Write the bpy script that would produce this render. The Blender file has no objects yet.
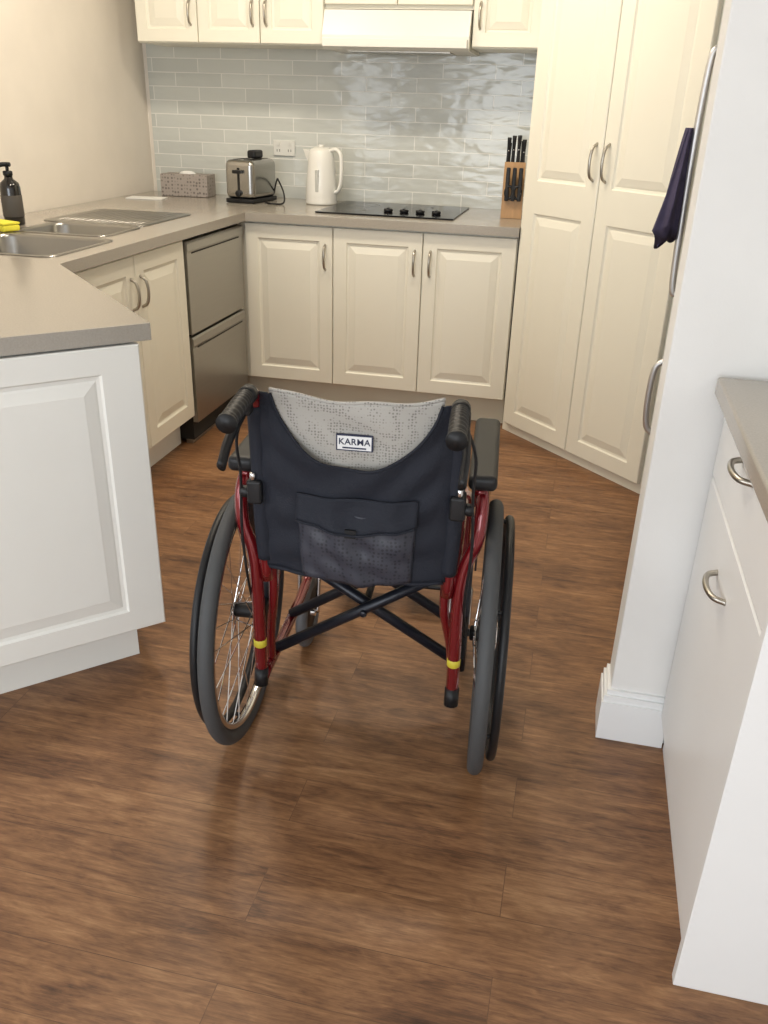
import bpy, math, random
from mathutils import Vector, Matrix
random.seed(3)
S = bpy.context.scene
COL = S.collection
S.view_settings.view_transform = 'Standard'

# ------------------------------------------------------------------ materials
def nt(name):
    m = bpy.data.materials.new(name); m.use_nodes = True
    t = m.node_tree; b = t.nodes["Principled BSDF"]
    return m, t, b
def N(t, typ, **kw):
    n = t.nodes.new(typ)
    for k, v in kw.items(): setattr(n, k, v)
    return n
def mat(name, col, rough=0.5, metal=0.0, var=0.06, vscale=6.0, bump=0.0, bscale=200.0, coat=0.0, stretch=(1,1,1), spec=0.5):
    m, t, b = nt(name)
    tc = N(t, 'ShaderNodeTexCoord'); mp = N(t, 'ShaderNodeMapping'); mp.inputs['Scale'].default_value = stretch
    t.links.new(tc.outputs['Object'], mp.inputs['Vector'])
    no = N(t, 'ShaderNodeTexNoise'); no.inputs['Scale'].default_value = vscale; no.inputs['Detail'].default_value = 3
    t.links.new(mp.outputs['Vector'], no.inputs['Vector'])
    mx = N(t, 'ShaderNodeMix', data_type='RGBA')
    mx.inputs[6].default_value = (*[c*(1-var) for c in col], 1)
    mx.inputs[7].default_value = (*[min(1, c*(1+var)) for c in col], 1)
    t.links.new(no.outputs['Fac'], mx.inputs[0]); t.links.new(mx.outputs[2], b.inputs['Base Color'])
    b.inputs['Roughness'].default_value = rough; b.inputs['Metallic'].default_value = metal
    b.inputs['Coat Weight'].default_value = coat; b.inputs['Specular IOR Level'].default_value = spec
    if bump > 0:
        n2 = N(t, 'ShaderNodeTexNoise'); n2.inputs['Scale'].default_value = bscale
        t.links.new(mp.outputs['Vector'], n2.inputs['Vector'])
        bp = N(t, 'ShaderNodeBump'); bp.inputs['Strength'].default_value = bump; bp.inputs['Distance'].default_value = 0.002
        t.links.new(n2.outputs['Fac'], bp.inputs['Height']); t.links.new(bp.outputs['Normal'], b.inputs['Normal'])
    return m

def floor_mat():
    m, t, b = nt("wood_plank_floor"); L = t.links.new
    tc = N(t, 'ShaderNodeTexCoord')
    br = N(t, 'ShaderNodeTexBrick'); br.offset = 0.37; br.offset_frequency = 2
    br.inputs['Scale'].default_value = 1; br.inputs['Brick Width'].default_value = 1.22; br.inputs['Row Height'].default_value = 0.125
    br.inputs['Mortar Size'].default_value = 0.0009; br.inputs['Mortar Smooth'].default_value = 0.3
    br.inputs['Color1'].default_value = (0, 0, 0, 1); br.inputs['Color2'].default_value = (1, 1, 1, 1); br.inputs['Mortar'].default_value = (0.4, 0.4, 0.4, 1)
    L(tc.outputs['Object'], br.inputs['Vector'])
    off = N(t, 'ShaderNodeVectorMath', operation='SCALE'); off.inputs['Scale'].default_value = 7.0
    L(br.outputs['Color'], off.inputs[0])
    ad = N(t, 'ShaderNodeVectorMath', operation='ADD'); L(tc.outputs['Object'], ad.inputs[0]); L(off.outputs[0], ad.inputs[1])
    def noise(scale, sc, det=5, dist=0.0, rough=0.6, src=None):
        mp = N(t, 'ShaderNodeMapping'); mp.inputs['Scale'].default_value = scale; L(src or ad.outputs[0], mp.inputs['Vector'])
        n = N(t, 'ShaderNodeTexNoise'); n.inputs['Scale'].default_value = sc; n.inputs['Detail'].default_value = det
        n.inputs['Distortion'].default_value = dist; n.inputs['Roughness'].default_value = rough
        L(mp.outputs[0], n.inputs['Vector']); return n
    g1 = noise((1.7, 12, 1), 2.6, 6, 1.0, 0.66)
    g2 = noise((7, 105, 1), 2.2, 5, 0.5, 0.75)
    g3 = noise((1.1, 3.0, 1), 2.2, 4, 0.5, 0.6, tc.outputs['Object'])
    g4 = noise((3.0, 9, 1), 3.8, 3, 2.0, 0.6)
    r1 = N(t, 'ShaderNodeValToRGB'); e = r1.color_ramp.elements
    e[0].position = 0.30; e[0].color = (0.046, 0.019, 0.009, 1)
    e[1].position = 0.72; e[1].color = (0.40, 0.220, 0.105, 1)
    k = e.new(0.42); k.color = (0.135, 0.060, 0.026, 1)
    k = e.new(0.54); k.color = (0.235, 0.113, 0.049, 1)
    def mad(a, k, c):
        n = N(t, 'ShaderNodeMath', operation='MULTIPLY_ADD'); L(a, n.inputs[0]); n.inputs[1].default_value = k
        if isinstance(c, float): n.inputs[2].default_value = c
        else: L(c, n.inputs[2])
        return n.outputs[0]
    s = mad(g1.outputs['Fac'], 0.52, -0.275)
    s = mad(g3.outputs['Fac'], 0.38, s)
    s = mad(g2.outputs['Fac'], 0.40, s)
    s = mad(g4.outputs['Fac'], 0.22, s)
    s = mad(br.outputs['Color'], 0.04, s)
    L(s, r1.inputs[0])
    ms = N(t, 'ShaderNodeMath', operation='MULTIPLY'); L(br.outputs['Fac'], ms.inputs[0]); ms.inputs[1].default_value = 0.6
    mx = N(t, 'ShaderNodeMix', data_type='RGBA'); L(ms.outputs[0], mx.inputs[0]); L(r1.outputs['Color'], mx.inputs[6]); mx.inputs[7].default_value = (0.05, 0.022, 0.011, 1)
    L(mx.outputs[2], b.inputs['Base Color'])
    b.inputs['Roughness'].default_value = 0.44
    bp = N(t, 'ShaderNodeBump'); bp.inputs['Strength'].default_value = 0.3; bp.inputs['Distance'].default_value = 0.002
    L(g2.outputs['Fac'], bp.inputs['Height']); L(bp.outputs['Normal'], b.inputs['Normal'])
    return m

def tile_mat():
    m, t, b = nt("glazed_tile"); L = t.links.new
    tc = N(t, 'ShaderNodeTexCoord'); sp = N(t, 'ShaderNodeSeparateXYZ'); cb = N(t, 'ShaderNodeCombineXYZ')
    L(tc.outputs['Object'], sp.inputs[0]); L(sp.outputs[0], cb.inputs[0]); L(sp.outputs[2], cb.inputs[1])
    br = N(t, 'ShaderNodeTexBrick'); br.inputs['Scale'].default_value = 1
    br.inputs['Brick Width'].default_value = 0.25; br.inputs['Row Height'].default_value = 0.064
    br.inputs['Mortar Size'].default_value = 0.0026; br.inputs['Mortar Smooth'].default_value = 0.3
    br.inputs['Color1'].default_value = (0.54, 0.56, 0.53, 1); br.inputs['Color2'].default_value = (0.60, 0.62, 0.585, 1); br.inputs['Mortar'].default_value = (0.78, 0.78, 0.74, 1)
    L(cb.outputs[0], br.inputs['Vector']); L(br.outputs['Color'], b.inputs['Base Color'])
    b.inputs['Roughness'].default_value = 0.12
    mp = N(t, 'ShaderNodeMapping'); mp.inputs['Scale'].default_value = (1.0, 2.4, 1); L(cb.outputs[0], mp.inputs[0])
    no = N(t, 'ShaderNodeTexNoise'); no.inputs['Scale'].default_value = 8.5; no.inputs['Detail'].default_value = 1.5; no.inputs['Distortion'].default_value = 0.3
    L(mp.outputs[0], no.inputs['Vector'])
    ma = N(t, 'ShaderNodeMath', operation='MULTIPLY_ADD'); L(br.outputs['Fac'], ma.inputs[0]); ma.inputs[1].default_value = -0.3; L(no.outputs['Fac'], ma.inputs[2])
    bp = N(t, 'ShaderNodeBump'); bp.inputs['Strength'].default_value = 0.36; bp.inputs['Distance'].default_value = 0.012
    L(ma.outputs[0], bp.inputs['Height']); L(bp.outputs['Normal'], b.inputs['Normal'])
    return m

def mesh_fabric(name, c1, c2, scale, rough=0.8):
    m, t, b = nt(name); L = t.links.new
    tc = N(t, 'ShaderNodeTexCoord')
    v = N(t, 'ShaderNodeTexVoronoi'); v.inputs['Scale'].default_value = scale; v.inputs['Randomness'].default_value = 0.35
    L(tc.outputs['Object'], v.inputs['Vector'])
    r = N(t, 'ShaderNodeValToRGB'); r.color_ramp.elements[0].position = 0.22; r.color_ramp.elements[0].color = (*c2, 1)
    r.color_ramp.elements[1].position = 0.42; r.color_ramp.elements[1].color = (*c1, 1)
    L(v.outputs['Distance'], r.inputs[0]); L(r.outputs[0], b.inputs['Base Color'])
    b.inputs['Roughness'].default_value = rough
    return m

M = dict(
    floor=floor_mat(), tile=tile_mat(),
    wall=mat("wall_paint", (0.77, 0.715, 0.635), 0.85, bump=0.08),
    wallw=mat("wall_paint_white", (0.79, 0.775, 0.745), 0.85, bump=0.08),
    ceil=mat("ceiling_paint", (0.8, 0.79, 0.76), 0.9),
    cream=mat("cream_cabinet", (0.82, 0.79, 0.675), 0.35, var=0.02, coat=0.1),
    white=mat("white_cabinet", (0.79, 0.785, 0.77), 0.35, var=0.02),
    penin=mat("white_panel", (0.83, 0.82, 0.765), 0.35, var=0.02),
    trim=mat("trim_white", (0.82, 0.82, 0.81), 0.4, var=0.02),
    bench=mat("stone_benchtop", (0.365, 0.332, 0.283), 0.20, var=0.14, vscale=240, coat=0.15),
    kick=mat("kickboard", (0.66, 0.62, 0.50), 0.5),
    nickel=mat("brushed_nickel", (0.45, 0.42, 0.37), 0.3, 1.0),
    steel=mat("stainless_steel", (0.50, 0.49, 0.47), 0.30, 1.0, stretch=(1, 1, 40), vscale=8),
    toast=mat("toaster_steel", (0.42, 0.41, 0.39), 0.22, 1.0),
    sinksteel=mat("sink_steel", (0.36, 0.35, 0.33), 0.28, 1.0),
    dwsteel=mat("dishwasher_steel", (0.42, 0.405, 0.375), 0.36, 1.0, stretch=(1, 1, 60), vscale=6),
    chrome=mat("chrome", (0.75, 0.75, 0.76), 0.12, 1.0),
    black=mat("black_plastic", (0.010, 0.010, 0.011), 0.45, spec=0.35),
    blackglass=mat("black_glass", (0.006, 0.006, 0.008), 0.12, spec=0.12),
    rubber=mat("grey_tyre", (0.055, 0.057, 0.059), 0.65, bump=0.3, bscale=300),
    caster=mat("caster_grey", (0.13, 0.13, 0.135), 0.6),
    red=mat("red_metallic_paint", (0.185, 0.007, 0.011), 0.22, 0.35, var=0.15, coat=0.8),
    navy=mat("navy_nylon", (0.014, 0.016, 0.024), 0.75, var=0.2, bump=0.5, bscale=350, spec=0.3),
    darkframe=mat("dark_steel_tube", (0.014, 0.016, 0.024), 0.35, 0.3),
    grey=mesh_fabric("grey_mesh_fabric", (0.40, 0.38, 0.345), (0.21, 0.20, 0.18), 175),
    pmesh=mesh_fabric("pocket_mesh", (0.036, 0.038, 0.052), (0.012, 0.013, 0.020), 120, 0.5),
    label=mat("label_white", (0.75, 0.75, 0.75), 0.5), navyink=mat("label_ink", (0.01, 0.015, 0.05), 0.5),
    yellow=mat("yellow_sticker", (0.60, 0.50, 0.04), 0.5), sponge=mat("sponge_yellow", (0.80, 0.72, 0.06), 0.9, bump=0.8, bscale=120),
    kettle=mat("kettle_white", (0.80, 0.79, 0.74), 0.25),
    wood=mat("knife_block_wood", (0.40, 0.23, 0.10), 0.45, var=0.25, stretch=(12, 12, 1)),
    towel=mat("purple_towel", (0.050, 0.042, 0.085), 0.95, var=0.4, vscale=25, bump=0.7),
    tissue=mesh_fabric("tissue_box_pattern", (0.34, 0.30, 0.27), (0.14, 0.12, 0.11), 60, 0.6),
    paper=mat("paper", (0.8, 0.8, 0.78), 0.8), outlet=mat("outlet_plastic", (0.68, 0.68, 0.64), 0.35),
    soap=mat("soap_bottle_dark", (0.008, 0.006, 0.005), 0.15, coat=0.5),
    hood=mat("hood_white", (0.76, 0.745, 0.69), 0.35, var=0.02),
    seam=mat("dark_gap", (0.02, 0.018, 0.015), 0.9),
)

# ------------------------------------------------------------------ geometry helpers
def link(o, parent=None):
    COL.objects.link(o)
    if parent is not None: o.parent = parent
    return o
def empty(name, loc=(0, 0, 0), rz=0.0):
    e = bpy.data.objects.new(name, None); e.location = loc; e.rotation_euler = (0, 0, rz); e.empty_display_size = 0.1
    COL.objects.link(e); return e
def mo(name, v, f, m, parent=None, smooth=False, loc=(0, 0, 0), rz=0.0):
    me = bpy.data.meshes.new(name); me.from_pydata([tuple(x) for x in v], [], f); me.update()
    if smooth: me.polygons.foreach_set('use_smooth', [True]*len(me.polygons))
    me.materials.append(m)
    import bmesh
    bm = bmesh.new(); bm.from_mesh(me); bmesh.ops.recalc_face_normals(bm, faces=bm.faces); bm.to_mesh(me); bm.free()
    o = bpy.data.objects.new(name, me); o.location = loc; o.rotation_euler = (0, 0, rz)
    return link(o, parent)
def bevel(o, w, seg=2):
    if w > 0:
        b = o.modifiers.new('bevel', 'BEVEL'); b.width = w; b.segments = seg; b.limit_method = 'ANGLE'; b.angle_limit = math.radians(40)
        o.data.polygons.foreach_set('use_smooth', [True]*len(o.data.polygons))
        w2 = o.modifiers.new('wn', 'WEIGHTED_NORMAL'); w2.keep_sharp = True
    return o
BF = [(0,3,2,1),(4,5,6,7),(0,1,5,4),(1,2,6,5),(2,3,7,6),(3,0,4,7)]
def box(name, a, b, m, parent=None, bev=0.0, loc=(0,0,0), rz=0.0, seg=2):
    x0,y0,z0 = a; x1,y1,z1 = b
    v = [(x0,y0,z0),(x1,y0,z0),(x1,y1,z0),(x0,y1,z0),(x0,y0,z1),(x1,y0,z1),(x1,y1,z1),(x0,y1,z1)]
    return bevel(mo(name, v, BF, m, parent, loc=loc, rz=rz), bev, seg)
def boxes(name, lst, m, parent=None):
    V, F = [], []
    for (x0,y0,z0),(x1,y1,z1) in lst:
        k = len(V)
        V += [(x0,y0,z0),(x1,y0,z0),(x1,y1,z0),(x0,y1,z0),(x0,y0,z1),(x1,y0,z1),(x1,y1,z1),(x0,y1,z1)]
        F += [tuple(i+k for i in f) for f in BF]
    return mo(name, V, F, m, parent)
def prism(name, poly, z0, z1, m, parent=None, bev=0.0, seg=2):
    n = len(poly); v = [(x,y,z0) for x,y in poly]+[(x,y,z1) for x,y in poly]
    f = [tuple(range(n))[::-1], tuple(range(n, 2*n))]+[(i,(i+1)%n,n+(i+1)%n,n+i) for i in range(n)]
    return bevel(mo(name, v, f, m, parent), bev, seg)
def loopmesh(name, loops, m, parent=None, cap0=True, cap1=True, smooth=True, closed=False, loc=(0,0,0), rz=0):
    n = len(loops[0]); v = [p for l in loops for p in l]; f = []
    K = len(loops)
    for i in range(K if closed else K-1):
        j = (i+1) % K
        for a in range(n):
            b = (a+1) % n; f.append((i*n+a, i*n+b, j*n+b, j*n+a))
    if not closed:
        if cap0: f.append(tuple(range(n))[::-1])
        if cap1: f.append(tuple((K-1)*n+i for i in range(n)))
    return mo(name, v, f, m, parent, smooth, loc, rz)
def catmull(P, n=6):
    P = [Vector(p) for p in P]; 
    if len(P) < 3: return P
    Q = [P[0]*2-P[1]]+P+[P[-1]*2-P[-2]]; out = []
    for i in range(1, len(Q)-2):
        a,b,c,d = Q[i-1:i+3]
        for k in range(n):
            t = k/n
            out.append(0.5*((2*b)+(c-a)*t+(2*a-5*b+4*c-d)*t*t+(-a+3*b-3*c+d)*t**3))
    out.append(P[-1]); return out
def tube(name, pts, r, m, parent=None, seg=12, sm=6, flat=1.0, loc=(0,0,0), rz=0):
    P = catmull(pts, sm) if sm else [Vector(p) for p in pts]
    T = []
    for i in range(len(P)):
        a = P[max(0,i-1)]; b = P[min(len(P)-1,i+1)]; T.append((b-a).normalized())
    up = Vector((0,0,1)) if abs(T[0].z) < 0.9 else Vector((1,0,0))
    u = (up - T[0]*up.dot(T[0])).normalized(); loops = []
    for i, p in enumerate(P):
        u = (u - T[i]*u.dot(T[i])).normalized(); w = T[i].cross(u)
        rr = r(i/(len(P)-1)) if callable(r) else r
        loops.append([p + u*math.cos(2*math.pi*k/seg)*rr*flat + w*math.sin(2*math.pi*k/seg)*rr for k in range(seg)])
    return loopmesh(name, loops, m, parent, loc=loc, rz=rz)
def cyl(name, a, b, r, m, parent=None, seg=24, bev=0.0):
    a, b = Vector(a), Vector(b); d = (b-a).normalized()
    e = min(0.2*r, 0.003) if bev == 0 else bev
    q = d.to_track_quat('Z', 'Y'); L = (b-a).length
    def ring(rad, z): return [a + q @ Vector((rad*math.cos(2*math.pi*k/seg), rad*math.sin(2*math.pi*k/seg), z)) for k in range(seg)]
    o = loopmesh(name, [ring(r-e, 0), ring(r, min(e, L*.3)), ring(r, L-min(e, L*.3)), ring(r-e, L)], m, parent)
    return o
def torus_x(name, c, R, r, m, parent=None, seg=72, ms=12, sx=1.0):
    loops = []
    for i in range(seg):
        a = 2*math.pi*i/seg
        loops.append([(c[0]+r*sx*math.sin(2*math.pi*k/ms), c[1]+(R+r*math.cos(2*math.pi*k/ms))*math.cos(a), c[2]+(R+r*math.cos(2*math.pi*k/ms))*math.sin(a)) for k in range(ms)])
    return loopmesh(name, loops, m, parent, closed=True)
def lathe(name, prof, c, m, parent=None, seg=32, sx=1.0):
    return loopmesh(name, [[(c[0]+r*sx*math.cos(2*math.pi*k/seg), c[1]+r*math.sin(2*math.pi*k/seg), c[2]+z) for k in range(seg)] for r, z in prof], m, parent)

def bow_handle(name, parent, x, z, L, loc, rz, vertical=True, out=0.03, base=-0.018):
    if vertical:
        pts = [(x, base, z-L/2), (x, base-out*0.75, z-L*0.36), (x, base-out, z), (x, base-out*0.75, z+L*0.36), (x, base, z+L/2)]
    else:
        pts = [(x-L/2, base, z), (x-L*0.36, base-out*0.75, z), (x, base-out, z), (x+L*0.36, base-out*0.75, z), (x+L/2, base, z)]
    return tube(name, pts, 0.0055, M['nickel'], parent, seg=10, loc=loc, rz=rz)
def door(name, w, h, loc, rz, m, parent, handle=None, cells=None, t=0.02, margin=0.058, mz=None, flat=False):
    v = []; f = []
    mz = margin if mz is None else mz
    def rect(x0,x1,z0,z1,y):
        k = len(v); v.extend([(x0,y,z0),(x1,y,z0),(x1,y,z1),(x0,y,z1)]); return [k,k+1,k+2,k+3]
    def ringf(a,b):
        for i in range(4): f.append((a[i],a[(i+1)%4],b[(i+1)%4],b[i]))
    b0 = rect(0,w,0,h,0); f0 = rect(0,w,0,h,-t+0.003); f1 = rect(0.003,w-0.003,0.003,h-0.003,-t)
    f.append(tuple(b0)); ringf(b0,f0); ringf(f0,f1)
    if flat: f.append(tuple(f1))
    else:
        cells = cells or [(0.003,h-0.003)]
        for (z0,z1) in cells:
            prof = [(0,0,0),(1,0,0),(1,0.005,0.006),(1,0.013,0.0075),(1,0.018,0.0055),(1,0.04,0.001),(1,0.044,0.0)]
            prev = None
            for on,ins,dep in prof:
                ix = on*margin+ins; iz = on*mz+ins
                r = rect(0.003+ix, w-0.003-ix, z0+iz, z1-iz, -t+dep)
                if prev: ringf(prev, r)
                prev = r
            f.append(tuple(prev))
    o = mo(name, v, f, m, parent, loc=loc, rz=rz)
    if handle:
        bow_handle(name+"_handle", parent, handle[0], handle[1], handle[2] if len(handle) > 2 else 0.11, loc, rz)
    return o

# ------------------------------------------------------------------ room
XL, XR, YB, YF, HC = -2.30, 0.95, 4.50, -2.6, 2.5
box("floor", (XL-0.1, YF-0.1, -0.05), (XR+0.1, YB+0.1, 0), M['floor'])
box("ceiling", (XL-0.1, YF-0.1, HC), (XR+0.1, YB+0.1, HC+0.05), M['ceil'])
box("wall_back", (XL-0.1, YB, 0), (XR+0.1, YB+0.1, HC), M['wall'])
boxes("wall_left", [((XL-0.1, YF, 0), (XL, YB, 0.85)), ((XL-0.1, YF, 2.15), (XL, YB, HC)), ((XL-0.1, YF, 0.85), (XL, -1.7, 2.15)), ((XL-0.1, 0.3, 0.85), (XL, YB, 2.15))], M['wall'])
box("wall_right", (XR, YF, 0), (XR+0.1, YB, HC), M['wallw'])
boxes("wall_front", [((XL, YF-0.1, 0), (XR, YF, 0.35)), ((XL, YF-0.1, 2.2), (XR, YF, HC)), ((XL, YF-0.1, 0.35), (-1.75, YF, 2.2)), ((0.55, YF-0.1, 0.35), (XR, YF, 2.2))], M['wallw'])
box("wall_nib", (0.187, 1.70, 0), (XR, 1.80, HC), M['wallw'], bev=0.004)
def window(name, horiz, c, a0, a1, z0, z1):
    e = empty(name)
    fr = 0.05
    lst = []
    for (p0,p1,q0,q1) in [(a0,a1,z0,z0+fr),(a0,a1,z1-fr,z1),(a0,a0+fr,z0,z1),(a1-fr,a1,z0,z1),((a0+a1)/2-fr/2,(a0+a1)/2+fr/2,z0,z1)]:
        lst.append(((p0,c-0.08,q0),(p1,c-0.03,q1)) if horiz else ((c-0.08,p0,q0),(c-0.03,p1,q1)))
    boxes("frame", lst, M['trim'], e)
window("window_1", True, YF, -1.75, 0.55, 0.35, 2.2)
window("window_2", False, XL, -1.7, 0.3, 0.85, 2.15)
def bb(name, lst): boxes(name, lst, M['trim'])
bb("baseboard_nib", [((0.170,1.683,0),(0.322,1.70,0.105)), ((0.174,1.687,0.105),(0.322,1.70,0.122)), ((0.180,1.693,0.122),(0.322,1.70,0.135)),
                     ((0.170,1.70,0),(0.187,1.80,0.105)), ((0.174,1.70,0.105),(0.187,1.80,0.122)), ((0.180,1.70,0.122),(0.187,1.80,0.135))])
bb("baseboard_right", [((XR-0.017,YF,0),(XR,1.02,0.12))])
bb("baseboard_left", [((XL,YF,0),(XL+0.017,1.60,0.12))])
bb("baseboard_front", [((XL+0.02,YF,0),(XR-0.02,YF+0.017,0.12))])
box("trim_backsplash", (-2.275, YB-0.012, 0.90), (-0.272, YB-0.0005, 1.66), M['tile'])

# ------------------------------------------------------------------ base cabinets
kb = empty("kitchen_base_cabinet")
prism("carcass_peninsula", [(-0.952,1.706),(-1.545,2.299),(-1.545,3.185),(-2.29,3.185),(-2.29,1.70),(-1.615,1.043)], 0.13, 0.86, M['penin'], kb)
prism("carcass_back", [(-1.545,3.825),(-0.275,3.825),(-0.275,4.48),(-2.29,4.48),(-2.29,3.80),(-1.545,3.80)], 0.13, 0.86, M['cream'], kb)
prism("kick_peninsula", [(-1.03,1.712),(-1.60,2.28),(-1.60,3.185),(-2.28,3.185),(-2.28,1.72),(-1.63,1.11)], 0.0, 0.13, M['penin'], kb)
prism("kick_back", [(-1.60,3.875),(-0.275,3.875),(-0.275,4.48),(-2.28,4.48),(-2.28,3.80),(-1.60,3.80)], 0.0, 0.13, M['kick'], kb)
H0, H1 = 0.135, 0.853
for i, (x0, x1, hd) in enumerate([(-1.513,-1.098,'r'),(-1.094,-0.688,'r'),(-0.684,-0.278,'l')]):
    w = x1-x0
    door("door_%d" % i, w, H1-H0, (x0,3.824,H0), 0, M['cream'], kb, handle=((w-0.033) if hd == 'r' else 0.033, H1-H0-0.13))
for i, (y0, y1, hd) in enumerate([(2.385,2.783,'r'),(2.787,3.183,'l')]):
    w = y1-y0
    door("side_door_%d" % i, w, H1-H0, (-1.544,y0,H0), math.pi/2, M['cream'], kb, handle=((w-0.033) if hd == 'r' else 0.033, H1-H0-0.13))
PL = 0.92
door("peninsula_panel", PL, 0.725, (-0.944-PL*math.cos(math.pi/4), 1.702-PL*math.sin(math.pi/4), 0.132), math.pi/4, M['penin'], kb, margin=0.085, mz=0.055, t=0.02)

ct = prism("kitchen_countertop", [(-0.912,1.713),(-1.50,2.301),(-1.50,3.782),(-0.272,3.782),(-0.272,4.486),(-2.295,4.486),(-2.295,1.686),(-1.62,1.005)], 0.862, 0.90, M['bench'])
def rr(cx, cy, w, h, r, z, n=6):
    out = []
    for (sx, sy, a0) in [(1,1,0),(-1,1,90),(-1,-1,180),(1,-1,270)]:
        for k in range(n+1):
            a = math.radians(a0+90*k/n); out.append((cx+sx*(w/2-r)+r*math.cos(a), cy+sy*(h/2-r)+r*math.sin(a), z))
    return out
bowls = [(-1.80,2.58,0.42,0.38),(-1.84,2.98,0.35,0.27)]
cut = boxes("cutter", [((cx-w/2,cy-h/2,0.66),(cx+w/2,cy+h/2,1.0)) for cx,cy,w,h in bowls], M['bench'])
for tgt in (ct, bpy.data.objects["carcass_peninsula"]):
    bm_ = tgt.modifiers.new('cut', 'BOOLEAN'); bm_.operation = 'DIFFERENCE'; bm_.object = cut; bm_.solver = 'EXACT'
bpy.context.view_layer.update()
dg = bpy.context.evaluated_depsgraph_get()
for tgt in (ct, bpy.data.objects["carcass_peninsula"]):
    nm = bpy.data.meshes.new_from_object(tgt.evaluated_get(dg)); tgt.modifiers.clear(); tgt.data = nm
bpy.data.objects.remove(cut)
bevel(ct, 0.008, 3)
sk = empty("kitchen_sink")
for i,(cx,cy,w,h) in enumerate(bowls):
    L = [rr(cx,cy,w+0.03,h+0.03,0.05,0.9015), rr(cx,cy,w+0.026,h+0.026,0.05,0.904), rr(cx,cy,w-0.004,h-0.004,0.05,0.903), rr(cx,cy,w-0.012,h-0.012,0.05,0.893), rr(cx,cy,w-0.03,h-0.03,0.05,0.72), rr(cx,cy,w-0.07,h-0.07,0.04,0.705), rr(cx,cy,0.05,0.05,0.02,0.702)]
    loopmesh("bowl_%d" % i, L, M['sinksteel'], sk, cap0=False)
    cyl("drain_%d" % i, (cx,cy,0.702), (cx,cy,0.707), 0.035, M['chrome'], sk)
L = [rr(-1.88,3.36,0.44,0.46,0.03,0.901), rr(-1.88,3.36,0.435,0.455,0.03,0.904), rr(-1.88,3.36,0.41,0.43,0.03,0.904), rr(-1.88,3.36,0.40,0.42,0.03,0.9025)]
loopmesh("drainer", L, M['sinksteel'], sk)
for k in range(13):
    tube("ridge_%d" % k, [(-2.05+k*0.028,3.18,0.902),(-2.05+k*0.028,3.54,0.902)], 0.002, M['sinksteel'], sk, seg=8, sm=0)

# dishwasher drawers
dw = empty("dishwasher", (-1.54, 3.19, 0))
box("housing", (-0.55,0.005,0.02), (0.0,0.592,0.86), M['seam'], dw)
for nme, z0, z1 in [("drawer_lower",0.10,0.465),("drawer_upper",0.478,0.845)]:
    prof = [(0.0,z0),(0.022,z0),(0.022,z1-0.045),(0.026,z1-0.035),(0.026,z1-0.008),(0.020,z1),(0.0,z1)]
    loopmesh(nme, [[(x,y,z) for x,z in prof] for y in (0.008,0.590)], M['dwsteel'], dw, smooth=False)
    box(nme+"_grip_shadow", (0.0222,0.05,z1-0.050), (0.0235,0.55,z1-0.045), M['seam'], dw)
box("kick", (-0.04,0.008,0.0), (-0.01,0.59,0.095), M['dwsteel'], dw)

# ------------------------------------------------------------------ wall cabinets + hood
wc = empty("wall_cabinet")
box("carcass_left", (-2.155,4.19,1.585), (-1.245,4.486,2.35), M['cream'], wc)
box("carcass_right", (-0.58,4.19,1.585), (-0.275,4.486,2.35), M['cream'], wc)
box("carcass_hood", (-1.243,4.19,1.73), (-0.582,4.486,2.35), M['cream'], wc)
for i,(x0,x1,hd) in enumerate([(-2.153,-1.85,'r'),(-1.846,-1.548,'r'),(-1.544,-1.247,'l'),(-0.578,-0.277,'l')]):
    w = x1-x0
    door("door_%d" % i, w, 0.76, (x0,4.189,1.588), 0, M['cream'], wc, handle=((w-0.03) if hd == 'r' else 0.03, 0.12, 0.10), margin=0.05)
for i,(x0,x1) in enumerate([(-1.241,-0.915),(-0.911,-0.584)]):
    door("hood_door_%d" % i, x1-x0, 0.60, (x0,4.189,1.745), 0, M['cream'], wc, margin=0.05)
rh = empty("range_hood")
loopmesh("canopy", [[(x,4.48,1.570),(x,4.15,1.570),(x,4.13,1.580),(x,4.125,1.625),(x,4.165,1.725),(x,4.48,1.725)] for x in (-1.24,-0.585)], M['hood'], rh, smooth=False)
box("filter", (-1.15,4.23,1.566), (-0.68,4.42,1.571), M['nickel'], rh)
box("slide_lip", (-1.235,4.105,1.578), (-0.59,4.13,1.612), M['hood'], rh, bev=0.003)

# ------------------------------------------------------------------ pantry
pa = empty("pantry_cupboard")
prism("carcass", [(-0.262,3.795),(0.345,3.188),(0.94,3.188),(0.94,4.49),(-0.268,4.49),(-0.268,3.80)], 0.0, 2.48, M['cream'], pa)
r2 = math.sqrt(0.5)
fx, fy = -0.262-0.002*r2, 3.795-0.002*r2
dwid = 0.405
for i in range(2):
    s = 0.022 + i*(dwid+0.004)
    door("door_%d" % i, dwid, 2.34, (fx+s*r2, fy-s*r2, 0.045), -math.pi/4, M['cream'], pa, cells=[(0.003,0.985),(0.985,2.337)], margin=0.062,
         handle=((dwid-0.03) if i == 0 else 0.03, 1.135, 0.13))

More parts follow.
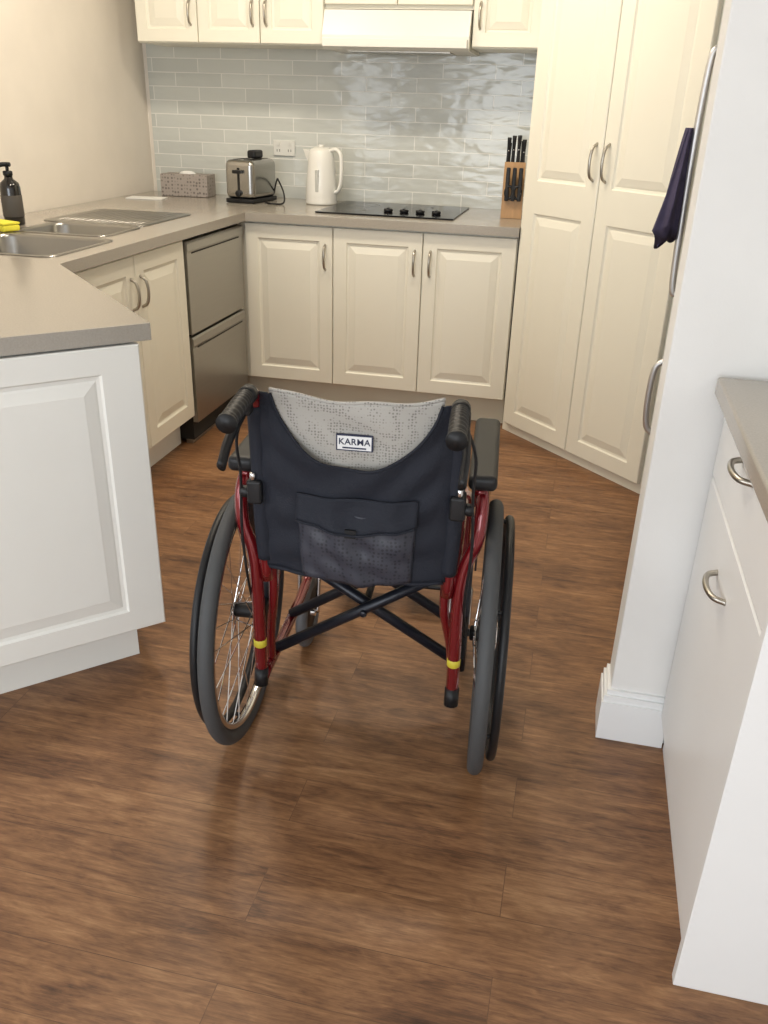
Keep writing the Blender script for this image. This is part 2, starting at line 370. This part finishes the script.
# ------------------------------------------------------------------ refrigerator
fr = empty("refrigerator")
box("cabinet_body", (0.36,2.02,0.03), (0.93,2.90,1.62), M['steel'], fr, bev=0.01)
def fdoor(name, z0, z1):
    n = 12; pts = [(0.357,2.02)]
    for k in range(n+1):
        a = k/n; y = 2.02+0.88*a; pts.append((0.318-0.035*math.sin(math.pi*a)**0.6, y))
    pts.append((0.357,2.90))
    return prism(name, pts, z0, z1, M['steel'], fr, bev=0.004)
fdoor("lower_door", 0.09, 0.72); fdoor("upper_door", 0.73, 1.62)
for k,(x,y) in enumerate([(0.42,2.1),(0.42,2.82),(0.88,2.1),(0.88,2.82)]): cyl("foot_%d" % k, (x,y,0), (x,y,0.035), 0.02, M['black'], fr)
hs = mat("fridge_handle_silver", (0.62,0.61,0.60), 0.4, 0.8)
tube("upper_handle", [(0.30,2.83,0.84),(0.284,2.83,0.87),(0.278,2.83,1.1),(0.278,2.83,1.3),(0.284,2.83,1.49),(0.30,2.83,1.52)], 0.010, hs, fr)
tube("lower_handle", [(0.30,2.83,0.38),(0.276,2.83,0.41),(0.268,2.83,0.50),(0.274,2.83,0.60),(0.30,2.83,0.63)], 0.010, hs, fr)
loops = []
for i in range(20):
    a = i/19; z = 1.315-0.305*a; wdt = 0.012+0.045*min(1,a*1.3); lp = []
    for k in range(32):
        t_ = 2*math.pi*k/32
        rx = 0.010+0.022*a
        lp.append((0.258+rx*math.cos(t_)*(1+0.28*math.sin(3*t_+a*3)) - 0.026*a, 2.83+wdt*math.sin(t_)*(1+0.22*math.cos(5*t_+a)), z - 0.035*a*math.sin(t_) - 0.012*a*math.cos(3*t_)))
    loops.append(lp)
loopmesh("dish_towel", loops, M['towel'])

# ------------------------------------------------------------------ sideboard at right
sb = empty("sideboard")
box("carcass", (0.325,1.085,0.0), (0.94,1.680,0.86), M['white'], sb)
box("end_panel", (0.303,1.062,0.0), (0.94,1.083,0.862), M['white'], sb, bev=0.0015)
RZ = -math.pi/2
for nm,z0,z1,hz in [("drawer_top",0.70,0.853,0.825),("drawer_bottom",0.095,0.695,0.607)]:
    door(nm, 0.592, z1-z0, (0.326,1.679,z0), RZ, M['white'], sb, flat=True)
    bow_handle(nm+"_handle", sb, 0.295, hz-z0, 0.11, (0.326,1.679,z0), RZ, vertical=False, out=0.028)
box("countertop", (0.279,1.035,0.863), (0.945,1.680,0.90), M['bench'], sb, bev=0.006, seg=3)

# ------------------------------------------------------------------ bench-top items
ZT = 0.9012
e = empty("soap_dispenser", (-2.115,2.99,ZT))
lathe("bottle", [(0.001,0),(0.034,0),(0.037,0.004),(0.037,0.13),(0.033,0.148),(0.016,0.162),(0.014,0.175)], (0,0,0), M['soap'], e)
lathe("label_band", [(0.0375,0.03),(0.0378,0.031),(0.0378,0.105),(0.0375,0.106)], (0,0,0), mat("soap_label",(0.08,0.07,0.06),0.6), e)
cyl("collar", (0,0,0.172), (0,0,0.19), 0.017, M['black'], e)
cyl("stem", (0,0,0.19), (0,0,0.205), 0.006, M['black'], e)
tube("nozzle", [(0.012,0.0,0.212),(0,0,0.212),(-0.015,-0.012,0.211),(-0.03,-0.02,0.204)], 0.008, M['black'], e)
e = empty("sponge", (-2.045,2.815,ZT+0.004), 1.2)
box("foam", (-0.035,-0.055,0), (0.035,0.055,0.022), M['sponge'], e, bev=0.006)
box("scourer", (-0.035,-0.055,0.0225), (0.035,0.055,0.030), M['sponge'], e, bev=0.002)
e = empty("tissue_box", (-2.02,4.33,ZT), 0.05)
box("carton", (-0.125,-0.06,0), (0.125,0.06,0.105), M['tissue'], e, bev=0.003)
loopmesh("tissue", [[(0.04*math.cos(a)*s*(1+.3*math.sin(4*a)), 0.018*math.sin(a)*s, z+0.01) for a in [2*math.pi*k/16 for k in range(16)]] for s,z in [(1,0.094),(0.8,0.099),(0.7,0.105),(0.3,0.109)]], M['paper'], e)
box("paper_sheet", (-0.09,-0.05,0), (0.09,0.05,0.004), M['paper'], None, loc=(-2.14,4.10,ZT), rz=0.15)
e = empty("toaster", (-1.64,4.24,ZT), -0.12)
box("shell", (-0.078,-0.13,0.018), (0.078,0.13,0.195), M['toast'], e, bev=0.028, seg=5)
box("base", (-0.076,-0.128,0.0), (0.076,0.128,0.02), M['black'], e, bev=0.005)
box("slot_0", (-0.042,-0.10,0.190), (-0.016,0.10,0.1965), M['seam'], e)
box("slot_1", (0.016,-0.10,0.190), (0.042,0.10,0.1965), M['seam'], e)
box("lever_track", (-0.006,-0.1315,0.06), (0.006,-0.128,0.16), M['seam'], e)
box("lever", (-0.022,-0.155,0.135), (0.022,-0.13,0.150), M['black'], e, bev=0.004)
cyl("dial", (0.0,-0.13,0.045), (0.0,-0.145,0.045), 0.015, M['black'], e)
box("bread_clip", (-0.005,-0.03,0.198), (0.040,0.06,0.235), M['black'], e, bev=0.01, seg=3)
tube("power_cord", [(0.07,0.1,0.03),(0.11,0.06,0.10),(0.15,0.0,0.10),(0.19,-0.03,0.05),(0.20,-0.06,0.006),(0.15,-0.10,0.005),(0.10,-0.05,0.005)], 0.004, M['black'], e)
e = empty("electric_kettle", (-1.295,4.29,ZT), 0)
lathe("body", [(0.001,0),(0.075,0),(0.078,0.008),(0.076,0.02),(0.078,0.03),(0.074,0.10),(0.066,0.18),(0.060,0.235),(0.050,0.250),(0.030,0.258),(0.001,0.260)], (0,0,0), M['kettle'], e)
tube("handle", [(0.045,-0.01,0.244),(0.085,-0.02,0.250),(0.108,-0.025,0.215),(0.108,-0.025,0.12),(0.095,-0.02,0.07),(0.07,-0.01,0.055)], 0.012, M['kettle'], e, flat=0.8)
loopmesh("spout", [[(-0.045,-0.028,0.18),(-0.045,0.028,0.18),(-0.045,0.03,0.245),(-0.045,-0.03,0.245)],[(-0.07,-0.014,0.205),(-0.07,0.014,0.205),(-0.088,0.012,0.248),(-0.088,-0.012,0.248)]], M['kettle'], e, smooth=False)
cyl("lid_knob", (0,0,0.257), (0,0,0.270), 0.014, M['kettle'], e)
box("water_window", (-0.008,-0.0785,0.06), (0.008,-0.066,0.16), mat("kettle_window",(0.5,0.5,0.47),0.2), e, bev=0.002)
e = empty("cooktop")
box("glass", (-1.21,3.905,0.9012), (-0.575,4.44,0.907), M['blackglass'], e, bev=0.002)
for k,(x,y,r) in enumerate([(-1.08,4.28,0.085),(-1.08,4.06,0.07),(-0.80,4.29,0.07)]):
    loopmesh("burner_ring_%d" % k, [[(x+q*math.cos(2*math.pi*j/48), y+q*math.sin(2*math.pi*j/48), 0.9073) for j in range(48)] for q in (r,r-0.003)], mat("burner_mark_%d" % k,(0.06,0.06,0.06),0.4), e, cap0=False, cap1=False)
for k in range(4):
    x = -0.90+k*0.075
    cyl("knob_%d" % k, (x,4.05,0.907), (x,4.05,0.920), 0.021, M['black'], e, seg=20)
    box("knob_grip_%d" % k, (x-0.003,4.035,0.920), (x+0.003,4.065,0.924), M['black'], e)
e = empty("knife_block", (-0.345,4.16,ZT), 0.1)
loopmesh("block", [[(x,-0.055,0),(x,0.075,0),(x,0.095,0.20),(x,0.0,0.235),(x,-0.045,0.10)] for x in (-0.047,0.047)], M['wood'], e, smooth=False)
for k,(x,y,L_) in enumerate([(-0.034,0.03,0.12),(-0.012,0.035,0.13),(0.011,0.03,0.13),(0.034,0.035,0.115),(-0.03,0.065,0.11),(0.03,0.068,0.12)]):
    z0 = 0.235-(y)*0.35-0.01
    tube("knife_handle_%d" % k, [(x,y,z0),(x,y-0.004,z0+L_*0.5),(x,y-0.012,z0+L_)], lambda s: 0.0095-0.002*math.sin(math.pi*s), M['black'], e, seg=10)
    cyl("rivet_%d" % k, (x,y-0.015,z0+L_*0.55), (x,y-0.0,z0+L_*0.55), 0.003, M['chrome'], e, seg=8)
for k,x in enumerate([-0.028,0.0,0.028]):
    box("steak_knife_%d" % k, (x-0.009,-0.075,0.075), (x+0.009,-0.050,0.215), M['black'], e, bev=0.004)
for k,sx in enumerate((-1,1)):
    P_ = [(sx*0.018+0.017*math.cos(2*math.pi*j/14), -0.070, 0.112+0.026*math.sin(2*math.pi*j/14)) for j in range(15)]
    tube("scissor_ring_%d" % k, P_, 0.006, M['black'], e, seg=8, sm=0)
e = empty("wall_outlet", (-1.55,4.487,1.14))
box("plate", (-0.058,-0.008,-0.037), (0.058,0,0.037), M['outlet'], e, bev=0.003)
for s in (-1,1):
    box("switch_%d" % s, (s*0.03-0.008,-0.012,0.012), (s*0.03+0.008,-0.008,0.028), M['outlet'], e)
    for q in (-1,1): box("pin_%d_%d" % (s,q), (s*0.03+q*0.007-0.0015,-0.0086,-0.018), (s*0.03+q*0.007+0.0015,-0.0079,-0.006), M['seam'], e)

# ------------------------------------------------------------------ WHEELCHAIR
W = empty("wheelchair", (-0.378,1.572,0), math.radians(5.0))
R = 0.300
for s in (-1,1):
    n = 'l' if s < 0 else 'r'
    wx = s*0.271; c = (wx,0,R)
    torus_x("rear_tyre_"+n, c, R-0.017, 0.017, M['rubber'], W, 96, 14, 0.95)
    torus_x("rear_rim_"+n, c, R-0.040, 0.009, M['chrome'], W, 96, 8, 1.3)
    cyl("hub_"+n, (wx-0.034,0,R), (wx+0.034,0,R), 0.017, M['black'], W)
    for q in (-1,1): cyl("hub_flange_%s%d" % (n,q), (wx+q*0.024-0.002,0,R), (wx+q*0.024+0.002,0,R), 0.030, M['chrome'], W)
    V, F = [], []
    for k in range(32):
        a = 2*math.pi*k/32; q = 1 if k % 2 else -1
        a2 = a + (0.9 if (k//2) % 2 else -0.9)
        p0 = Vector((wx+q*0.024, 0.027*math.cos(a2), R+0.027*math.sin(a2))); p1 = Vector((wx, 0.256*math.cos(a), R+0.256*math.sin(a)))
        d = (p1-p0).normalized(); u = d.cross(Vector((1,0,0))).normalized(); w = d.cross(u); b = len(V); rs = 0.0012
        for p in (p0,p1):
            for j in range(5): V.append(p+u*rs*math.cos(2*math.pi*j/5)+w*rs*math.sin(2*math.pi*j/5))
        for j in range(5): F.append((b+j,b+(j+1)%5,b+5+(j+1)%5,b+5+j))
    mo("spokes_"+n, V, F, M['chrome'], W)
    torus_x("hand_rim_"+n, (s*0.303,0,R), 0.258, 0.0095, M['black'], W, 96, 12)
    for k in range(6):
        a = 2*math.pi*k/6+0.3
        tube("rim_standoff_%s%d" % (n,k), [(wx+s*0.008,0.261*math.cos(a),R+0.261*math.sin(a)),(s*0.303,0.256*math.cos(a),R+0.256*math.sin(a))], 0.005, M['black'], W, seg=8, sm=0)
    # frame
    tube("rear_frame_tube_"+n, [(s*0.232,0.0,0.675),(s*0.238,-0.055,0.672),(s*0.241,-0.090,0.64),(s*0.236,-0.105,0.58),(s*0.216,-0.112,0.52),(s*0.209,-0.115,0.44),(s*0.209,-0.11,0.32),(s*0.210,-0.105,0.215)], 0.0135, M['red'], W)
    tube("tipping_lever_tip_"+n, [(s*0.210,-0.105,0.225),(s*0.210,-0.112,0.185)], 0.0155, M['black'], W, sm=0)
    cyl("sticker_"+n, (s*0.209,-0.110,0.285), (s*0.209,-0.110,0.305), 0.0142, M['yellow'], W)
    tube("inner_rear_tube_"+n, [(s*0.180,-0.095,0.49),(s*0.182,-0.09,0.40),(s*0.198,-0.06,0.30),(s*0.205,-0.04,0.20)], 0.010, M['red'], W)
    tube("seat_rail_"+n, [(s*0.195,-0.12,0.492),(s*0.195,0.1,0.492),(s*0.195,0.30,0.492)], 0.0125, M['red'], W)
    tube("front_frame_"+n, [(s*0.200,0.29,0.49),(s*0.203,0.345,0.475),(s*0.205,0.365,0.40),(s*0.205,0.365,0.30),(s*0.205,0.345,0.215),(s*0.205,0.28,0.195),(s*0.205,0.1,0.193),(s*0.207,-0.105,0.200)], 0.0125, M['red'], W)
    tube("axle_post_"+n, [(s*0.222,0,0.48),(s*0.222,0,0.20)], 0.011, M['darkframe'], W, sm=0)
    box("axle_plate_"+n, (min(s*0.212,s*0.232),-0.05,0.26), (max(s*0.212,s*0.232),0.05,0.345), M['black'], W, bev=0.004)
    cyl("axle_"+n, (s*0.215,0,R), (s*0.29,0,R), 0.009, M['chrome'], W)
    # armrest
    tube("armrest_tube_"+n, [(s*0.234,-0.08,0.672),(s*0.234,0.1,0.672),(s*0.234,0.20,0.668),(s*0.234,0.25,0.63),(s*0.234,0.26,0.55),(s*0.225,0.262,0.49)], 0.0115, M['red'], W)
    box("armrest_pad_"+n, (s*0.238-0.028,-0.10,0.684), (s*0.238+0.028,0.255,0.716), M['black'], W, bev=0.012, seg=4)
    box("clothes_guard_"+n, (min(s*0.236,s*0.240),-0.06,0.49), (max(s*0.236,s*0.240),0.24,0.665), M['darkframe'], W)
    # back cane
    tube("back_cane_"+n, [(s*0.186,-0.12,0.46),(s*0.188,-0.128,0.60),(s*0.189,-0.135,0.75),(s*0.190,-0.142,0.83),(s*0.190,-0.152,0.865),(s*0.190,-0.185,0.876),(s*0.190,-0.22,0.874)], 0.0120, M['red'], W)
    tube("cane_sleeve_"+n, [(s*0.184,-0.124,0.515),(s*0.188,-0.128,0.60),(s*0.189,-0.135,0.75),(s*0.190,-0.141,0.842)], 0.0175, M['navy'], W)
    tube("push_grip_"+n, [(s*0.190,-0.198,0.876),(s*0.190,-0.24,0.873),(s*0.191,-0.308,0.865)], lambda t_: 0.0158+0.0010*math.cos(60*t_), M['black'], W, seg=16, sm=20)
    tube("grip_end_"+n, [(s*0.191,-0.306,0.865),(s*0.191,-0.314,0.864)], 0.0180, M['black'], W, sm=0, seg=16)
    tube("brake_clamp_"+n, [(s*0.190,-0.178,0.8755),(s*0.190,-0.202,0.8755)], 0.0172, M['black'], W, sm=0, seg=16)
    box("brake_bracket_"+n, (s*0.196-0.012,-0.200,0.838), (s*0.196+0.012,-0.172,0.872), M['black'], W, bev=0.005)
    tube("brake_lever_"+n, [(s*0.198,-0.185,0.848),(s*0.204,-0.21,0.832),(s*0.207,-0.26,0.812),(s*0.205,-0.310,0.785)], 0.0075, M['black'], W, flat=1.6)
    tube("brake_cable_"+n, [(s*0.200,-0.175,0.845),(s*0.222,-0.165,0.78),(s*0.222,-0.15,0.70),(s*0.228,-0.14,0.58),(s*0.222,-0.13,0.45),(s*0.228,-0.06,0.33)], 0.003, M['black'], W, seg=8)
    box("fold_joint_"+n, (s*0.195-0.015,-0.160,0.645), (s*0.195+0.015,-0.118,0.695), M['black'], W, bev=0.006)
    cyl("fold_knob_"+n, (s*0.205,-0.142,0.665), (s*0.226,-0.142,0.665), 0.012, M['black'], W)
    cyl("fold_pin_"+n, (s*0.198,-0.152,0.695), (s*0.198,-0.152,0.71), 0.006, M['chrome'], W)
    tube("parking_brake_"+n, [(s*0.235,0.27,0.50),(s*0.25,0.24,0.52),(s*0.252,0.20,0.58)], 0.006, M['chrome'], W)
    tube("brake_shoe_"+n, [(s*0.235,0.27,0.50),(s*0.26,0.262,0.49),(s*0.28,0.262,0.49)], 0.006, M['chrome'], W)
    # caster
    cx, cy = s*0.205, 0.335
    torus_x("caster_tyre_"+n, (cx,cy,0.098), 0.080, 0.018, M['caster'], W, 48, 12, 0.9)
    cyl("caster_disc_"+n, (cx-0.009,cy,0.098), (cx+0.009,cy,0.098), 0.066, M['black'], W, seg=36)
    cyl("caster_hub_"+n, (cx-0.022,cy,0.098), (cx+0.022,cy,0.098), 0.012, M['chrome'], W)
    for q in (-1,1):
        tube("caster_fork_%s%d" % (n,q), [(cx+q*0.026,cy,0.098),(cx+q*0.026,cy+0.012,0.15),(cx+q*0.024,cy+0.02,0.205),(cx,cy+0.022,0.213)], 0.006, M['chrome'], W, seg=10)
    cyl("caster_stem_"+n, (cx,cy+0.024,0.205), (cx,cy+0.024,0.29), 0.015, M['black'], W)
    # footrest
    tube("footrest_hanger_"+n, [(s*0.195,0.36,0.47),(s*0.19,0.42,0.46),(s*0.18,0.46,0.40),(s*0.17,0.54,0.17),(s*0.165,0.56,0.10)], 0.011, M['red'], W)
    box("footplate_"+n, (min(s*0.02,s*0.17),0.53,0.085), (max(s*0.02,s*0.17),0.66,0.099), M['black'], W, bev=0.005)
# cross brace
for k,y in enumerate((0.0,0.15)):
    tube("cross_brace_a%d" % k, [(-0.205,y,0.205),(0.190,y,0.455)], 0.0125, M['darkframe'], W, sm=0)
    tube("cross_brace_b%d" % k, [(0.205,y+0.028,0.205),(-0.190,y+0.028,0.455)], 0.0125, M['darkframe'], W, sm=0)
cyl("brace_pivot", (0,-0.02,0.331), (0,0.20,0.331), 0.008, M['darkframe'], W)
tube("rear_link_bar", [(-0.18,-0.09,0.482),(0.0,-0.09,0.478),(0.18,-0.09,0.482)], 0.009, M['darkframe'], W)
def grid(name, fn, nu, nv, m, th=0.003, smooth=True):
    V = [fn(2*i/nu-1, j/nv) for j in range(nv+1) for i in range(nu+1)]
    F = [(j*(nu+1)+i, j*(nu+1)+i+1, (j+1)*(nu+1)+i+1, (j+1)*(nu+1)+i) for j in range(nv) for i in range(nu)]
    o = mo(name, V, F, m, W, smooth); so = o.modifiers.new('s','SOLIDIFY'); so.thickness = th; so.offset = 0
    return o
grid("seat_sling", lambda u,v: (0.195*u, -0.08+0.40*v, 0.507-0.018*(1-u*u)), 16, 10, M['navy'], 0.006)
def ycane(z): 
    return -0.124-0.018*max(0,(z-0.46)/0.40)
ZB = 0.499
def zt(u):
    a = abs(u)/0.83
    return 0.872 if a >= 1 else 0.872-0.134*(1-a**2.2)**0.72
def back(u,v):
    z = ZB+(zt(u)-ZB)*v
    sag = 0.020*(1-u*u)*(0.5+0.5*v)
    wr = 0.004*math.sin(11*u+5*v+1.0)*(1-u*u) + 0.004*math.sin(26*v+4*u*u-2*u)*math.exp(-((abs(u)-0.75)/0.22)**2) + 0.004*math.sin(17*v-9*u)*(1-u*u)*v
    wd_ = 0.181+0.009*min(1,(z-ZB)/0.2)
    return (wd_*u, ycane(z)-0.016-sag-wr+0.012*abs(u)**6, z)
grid("back_upholstery", back, 56, 30, M['navy'], 0.004)
def greyf(u,v):
    zt_ = 0.880-0.014*(1-u*u)+0.003*math.sin(7*u)
    z = 0.712+(zt_-0.712)*v
    wr = 0.005*math.sin(6*u+3*v)*(1-u*u)+0.004*math.sin(13*v+5*u)*(1-abs(u))
    return (0.160*u, ycane(z)-0.004-0.014*(1-u*u)+wr*0.8 - 0.006*v, z)
grid("mesh_headband", greyf, 40, 18, M['grey'], 0.004)
tube("neckline_piping", [(lambda p: (p[0],p[1]-0.002,p[2]))(back(-0.83+1.66*i/40,1.0)) for i in range(41)], 0.003, M['navy'], W, sm=0, seg=8)
tube("top_piping", [greyf(-1+2*i/28,1.0) for i in range(29)], 0.0035, M['grey'], W, sm=0, seg=8)
tube("bottom_hem", [(lambda p: (p[0],p[1]-0.002,p[2]))(back(-0.97+1.94*i/28,0.0)) for i in range(29)], 0.004, M['navy'], W, sm=0, seg=8)
# label
lz = 0.790; ly = greyf(0,(lz-0.712)/0.154)[1]-0.009
box("label", (-0.034,ly-0.001,lz-0.0155), (0.034,ly+0.005,lz+0.0155), M['navyink'], W)
box("label_field", (-0.0315,ly-0.0016,lz-0.0132), (0.0315,ly-0.0009,lz+0.0132), M['label'], W)
tcu = bpy.data.curves.new("label_text", 'FONT'); tcu.body = "KARMA"; tcu.size = 0.0170; tcu.align_x = 'CENTER'; tcu.align_y = 'CENTER'; tcu.extrude = 0.0003; tcu.offset = 0.0002; tcu.space_character = 1.05
tcu.materials.append(M['navyink'])
to = bpy.data.objects.new("label_text", tcu); to.location = (0,ly-0.0021,lz+0.002); to.rotation_euler = (math.pi/2,0,0); link(to, W)
box("label_strip", (-0.022,ly-0.0022,lz-0.0108), (0.022,ly-0.0015,lz-0.0080), M['navyink'], W)
# pocket
def bv(x, z):
    u = x/0.19; return back(u, (z-ZB)/(zt(u)-ZB))
XO = 0.006
def pock(u,v):
    z = 0.503+0.145*v; b = bv(XO+0.112*u, z)
    e_ = (1-abs(u)**4)
    return (XO+(0.108+0.006*v)*u, b[1]-0.006-0.020*e_*(0.45+0.55*math.sin(math.pi*min(1,0.25+v*0.75))) - 0.003*math.sin(12*u+7*v)*e_ - 0.002*math.sin(19*v+5*u)*e_, z-0.006*(1-v)*math.cos(2*u))
grid("pocket", pock, 36, 16, M['pmesh'], 0.003)
def flap(u,v):
    zb = 0.630-0.016*(1-abs(u)); z = zb+(0.682-zb)*v
    p = pock(u, min(1,(z-0.503)/0.145)); b = bv(XO+0.114*u, z)
    k = min(1, v*1.1)
    return (XO+0.116*u, (p[1]-0.010)*(1-k)+(b[1]-0.007)*k, z)
grid("pocket_flap", flap, 32, 8, M['navy'], 0.004)
tube("pocket_piping", [(lambda p: (p[0],p[1]-0.003,p[2]))(flap(-1+2*i/24,0.0)) for i in range(25)], 0.0025, M['navy'], W, sm=0, seg=8)
p = flap(0,0.1); box("velcro_tab", (-0.012,p[1]-0.007,p[2]-0.012), (0.010,p[1]-0.002,p[2]+0.005), M['black'], W)

# ------------------------------------------------------------------ lights
def area(name, loc, rot, sx, sy, e, col):
    l = bpy.data.lights.new(name, 'AREA'); l.shape = 'RECTANGLE'; l.size = sx; l.size_y = sy; l.energy = e; l.color = col
    o = bpy.data.objects.new(name, l); o.location = loc; o.rotation_euler = rot; COL.objects.link(o); return o
area("window_daylight_1", (-0.6,YF-0.12,1.28), (math.radians(90),0,0), 2.2, 1.8, 72, (0.90,0.95,1.0))
area("window_daylight_2", (XL-0.12,-0.7,1.5), (math.radians(90),0,math.radians(-90)), 1.9, 1.2, 35, (0.92,0.96,1.0))
def downlight(k, x, y, e):
    p = empty("downlight" if k == 0 else "downlight.%03d" % k, (x,y,HC))
    lathe("trim_ring", [(0.045,-0.001),(0.06,-0.004),(0.06,-0.001)], (0,0,0), M['trim'], p)
    l = bpy.data.lights.new("lamp", 'AREA'); l.shape = 'DISK'; l.size = 0.25; l.energy = e; l.color = (1.0,0.88,0.71)
    o = bpy.data.objects.new("lamp", l); o.location = (0,0,-0.012); o.parent = p; COL.objects.link(o)
downlight(0, -1.55, 3.15, 15.0); downlight(1, -0.6, 3.1, 15.5); downlight(2, -1.0, 2.1, 11)
wd = bpy.data.worlds.new("World"); S.world = wd; wd.use_nodes = True
bg = wd.node_tree.nodes['Background']; bg.inputs[0].default_value = (0.75,0.87,1.0,1); bg.inputs[1].default_value = 1.0

# ------------------------------------------------------------------ camera
phi, th, ro = math.radians(12.2), math.radians(25.5), math.radians(1.8)
r0 = Vector((math.cos(phi), math.sin(phi), 0)); fh = Vector((-math.sin(phi), math.cos(phi), 0)); Z = Vector((0,0,1))
fw = fh*math.cos(th)-Z*math.sin(th); up = fh*math.sin(th)+Z*math.cos(th)
cx_ = r0*math.cos(ro)+up*math.sin(ro); cy_ = -r0*math.sin(ro)+up*math.cos(ro)
cam = bpy.data.cameras.new("camera"); cam.sensor_fit = 'VERTICAL'; cam.sensor_height = 36; cam.sensor_width = 27; cam.lens = 850/1024*36; cam.clip_start = 0.02
co = bpy.data.objects.new("camera", cam)
co.matrix_world = Matrix(((cx_.x,cy_.x,-fw.x,0),(cx_.y,cy_.y,-fw.y,0),(cx_.z,cy_.z,-fw.z,1.346),(0,0,0,1)))
COL.objects.link(co); S.camera = co
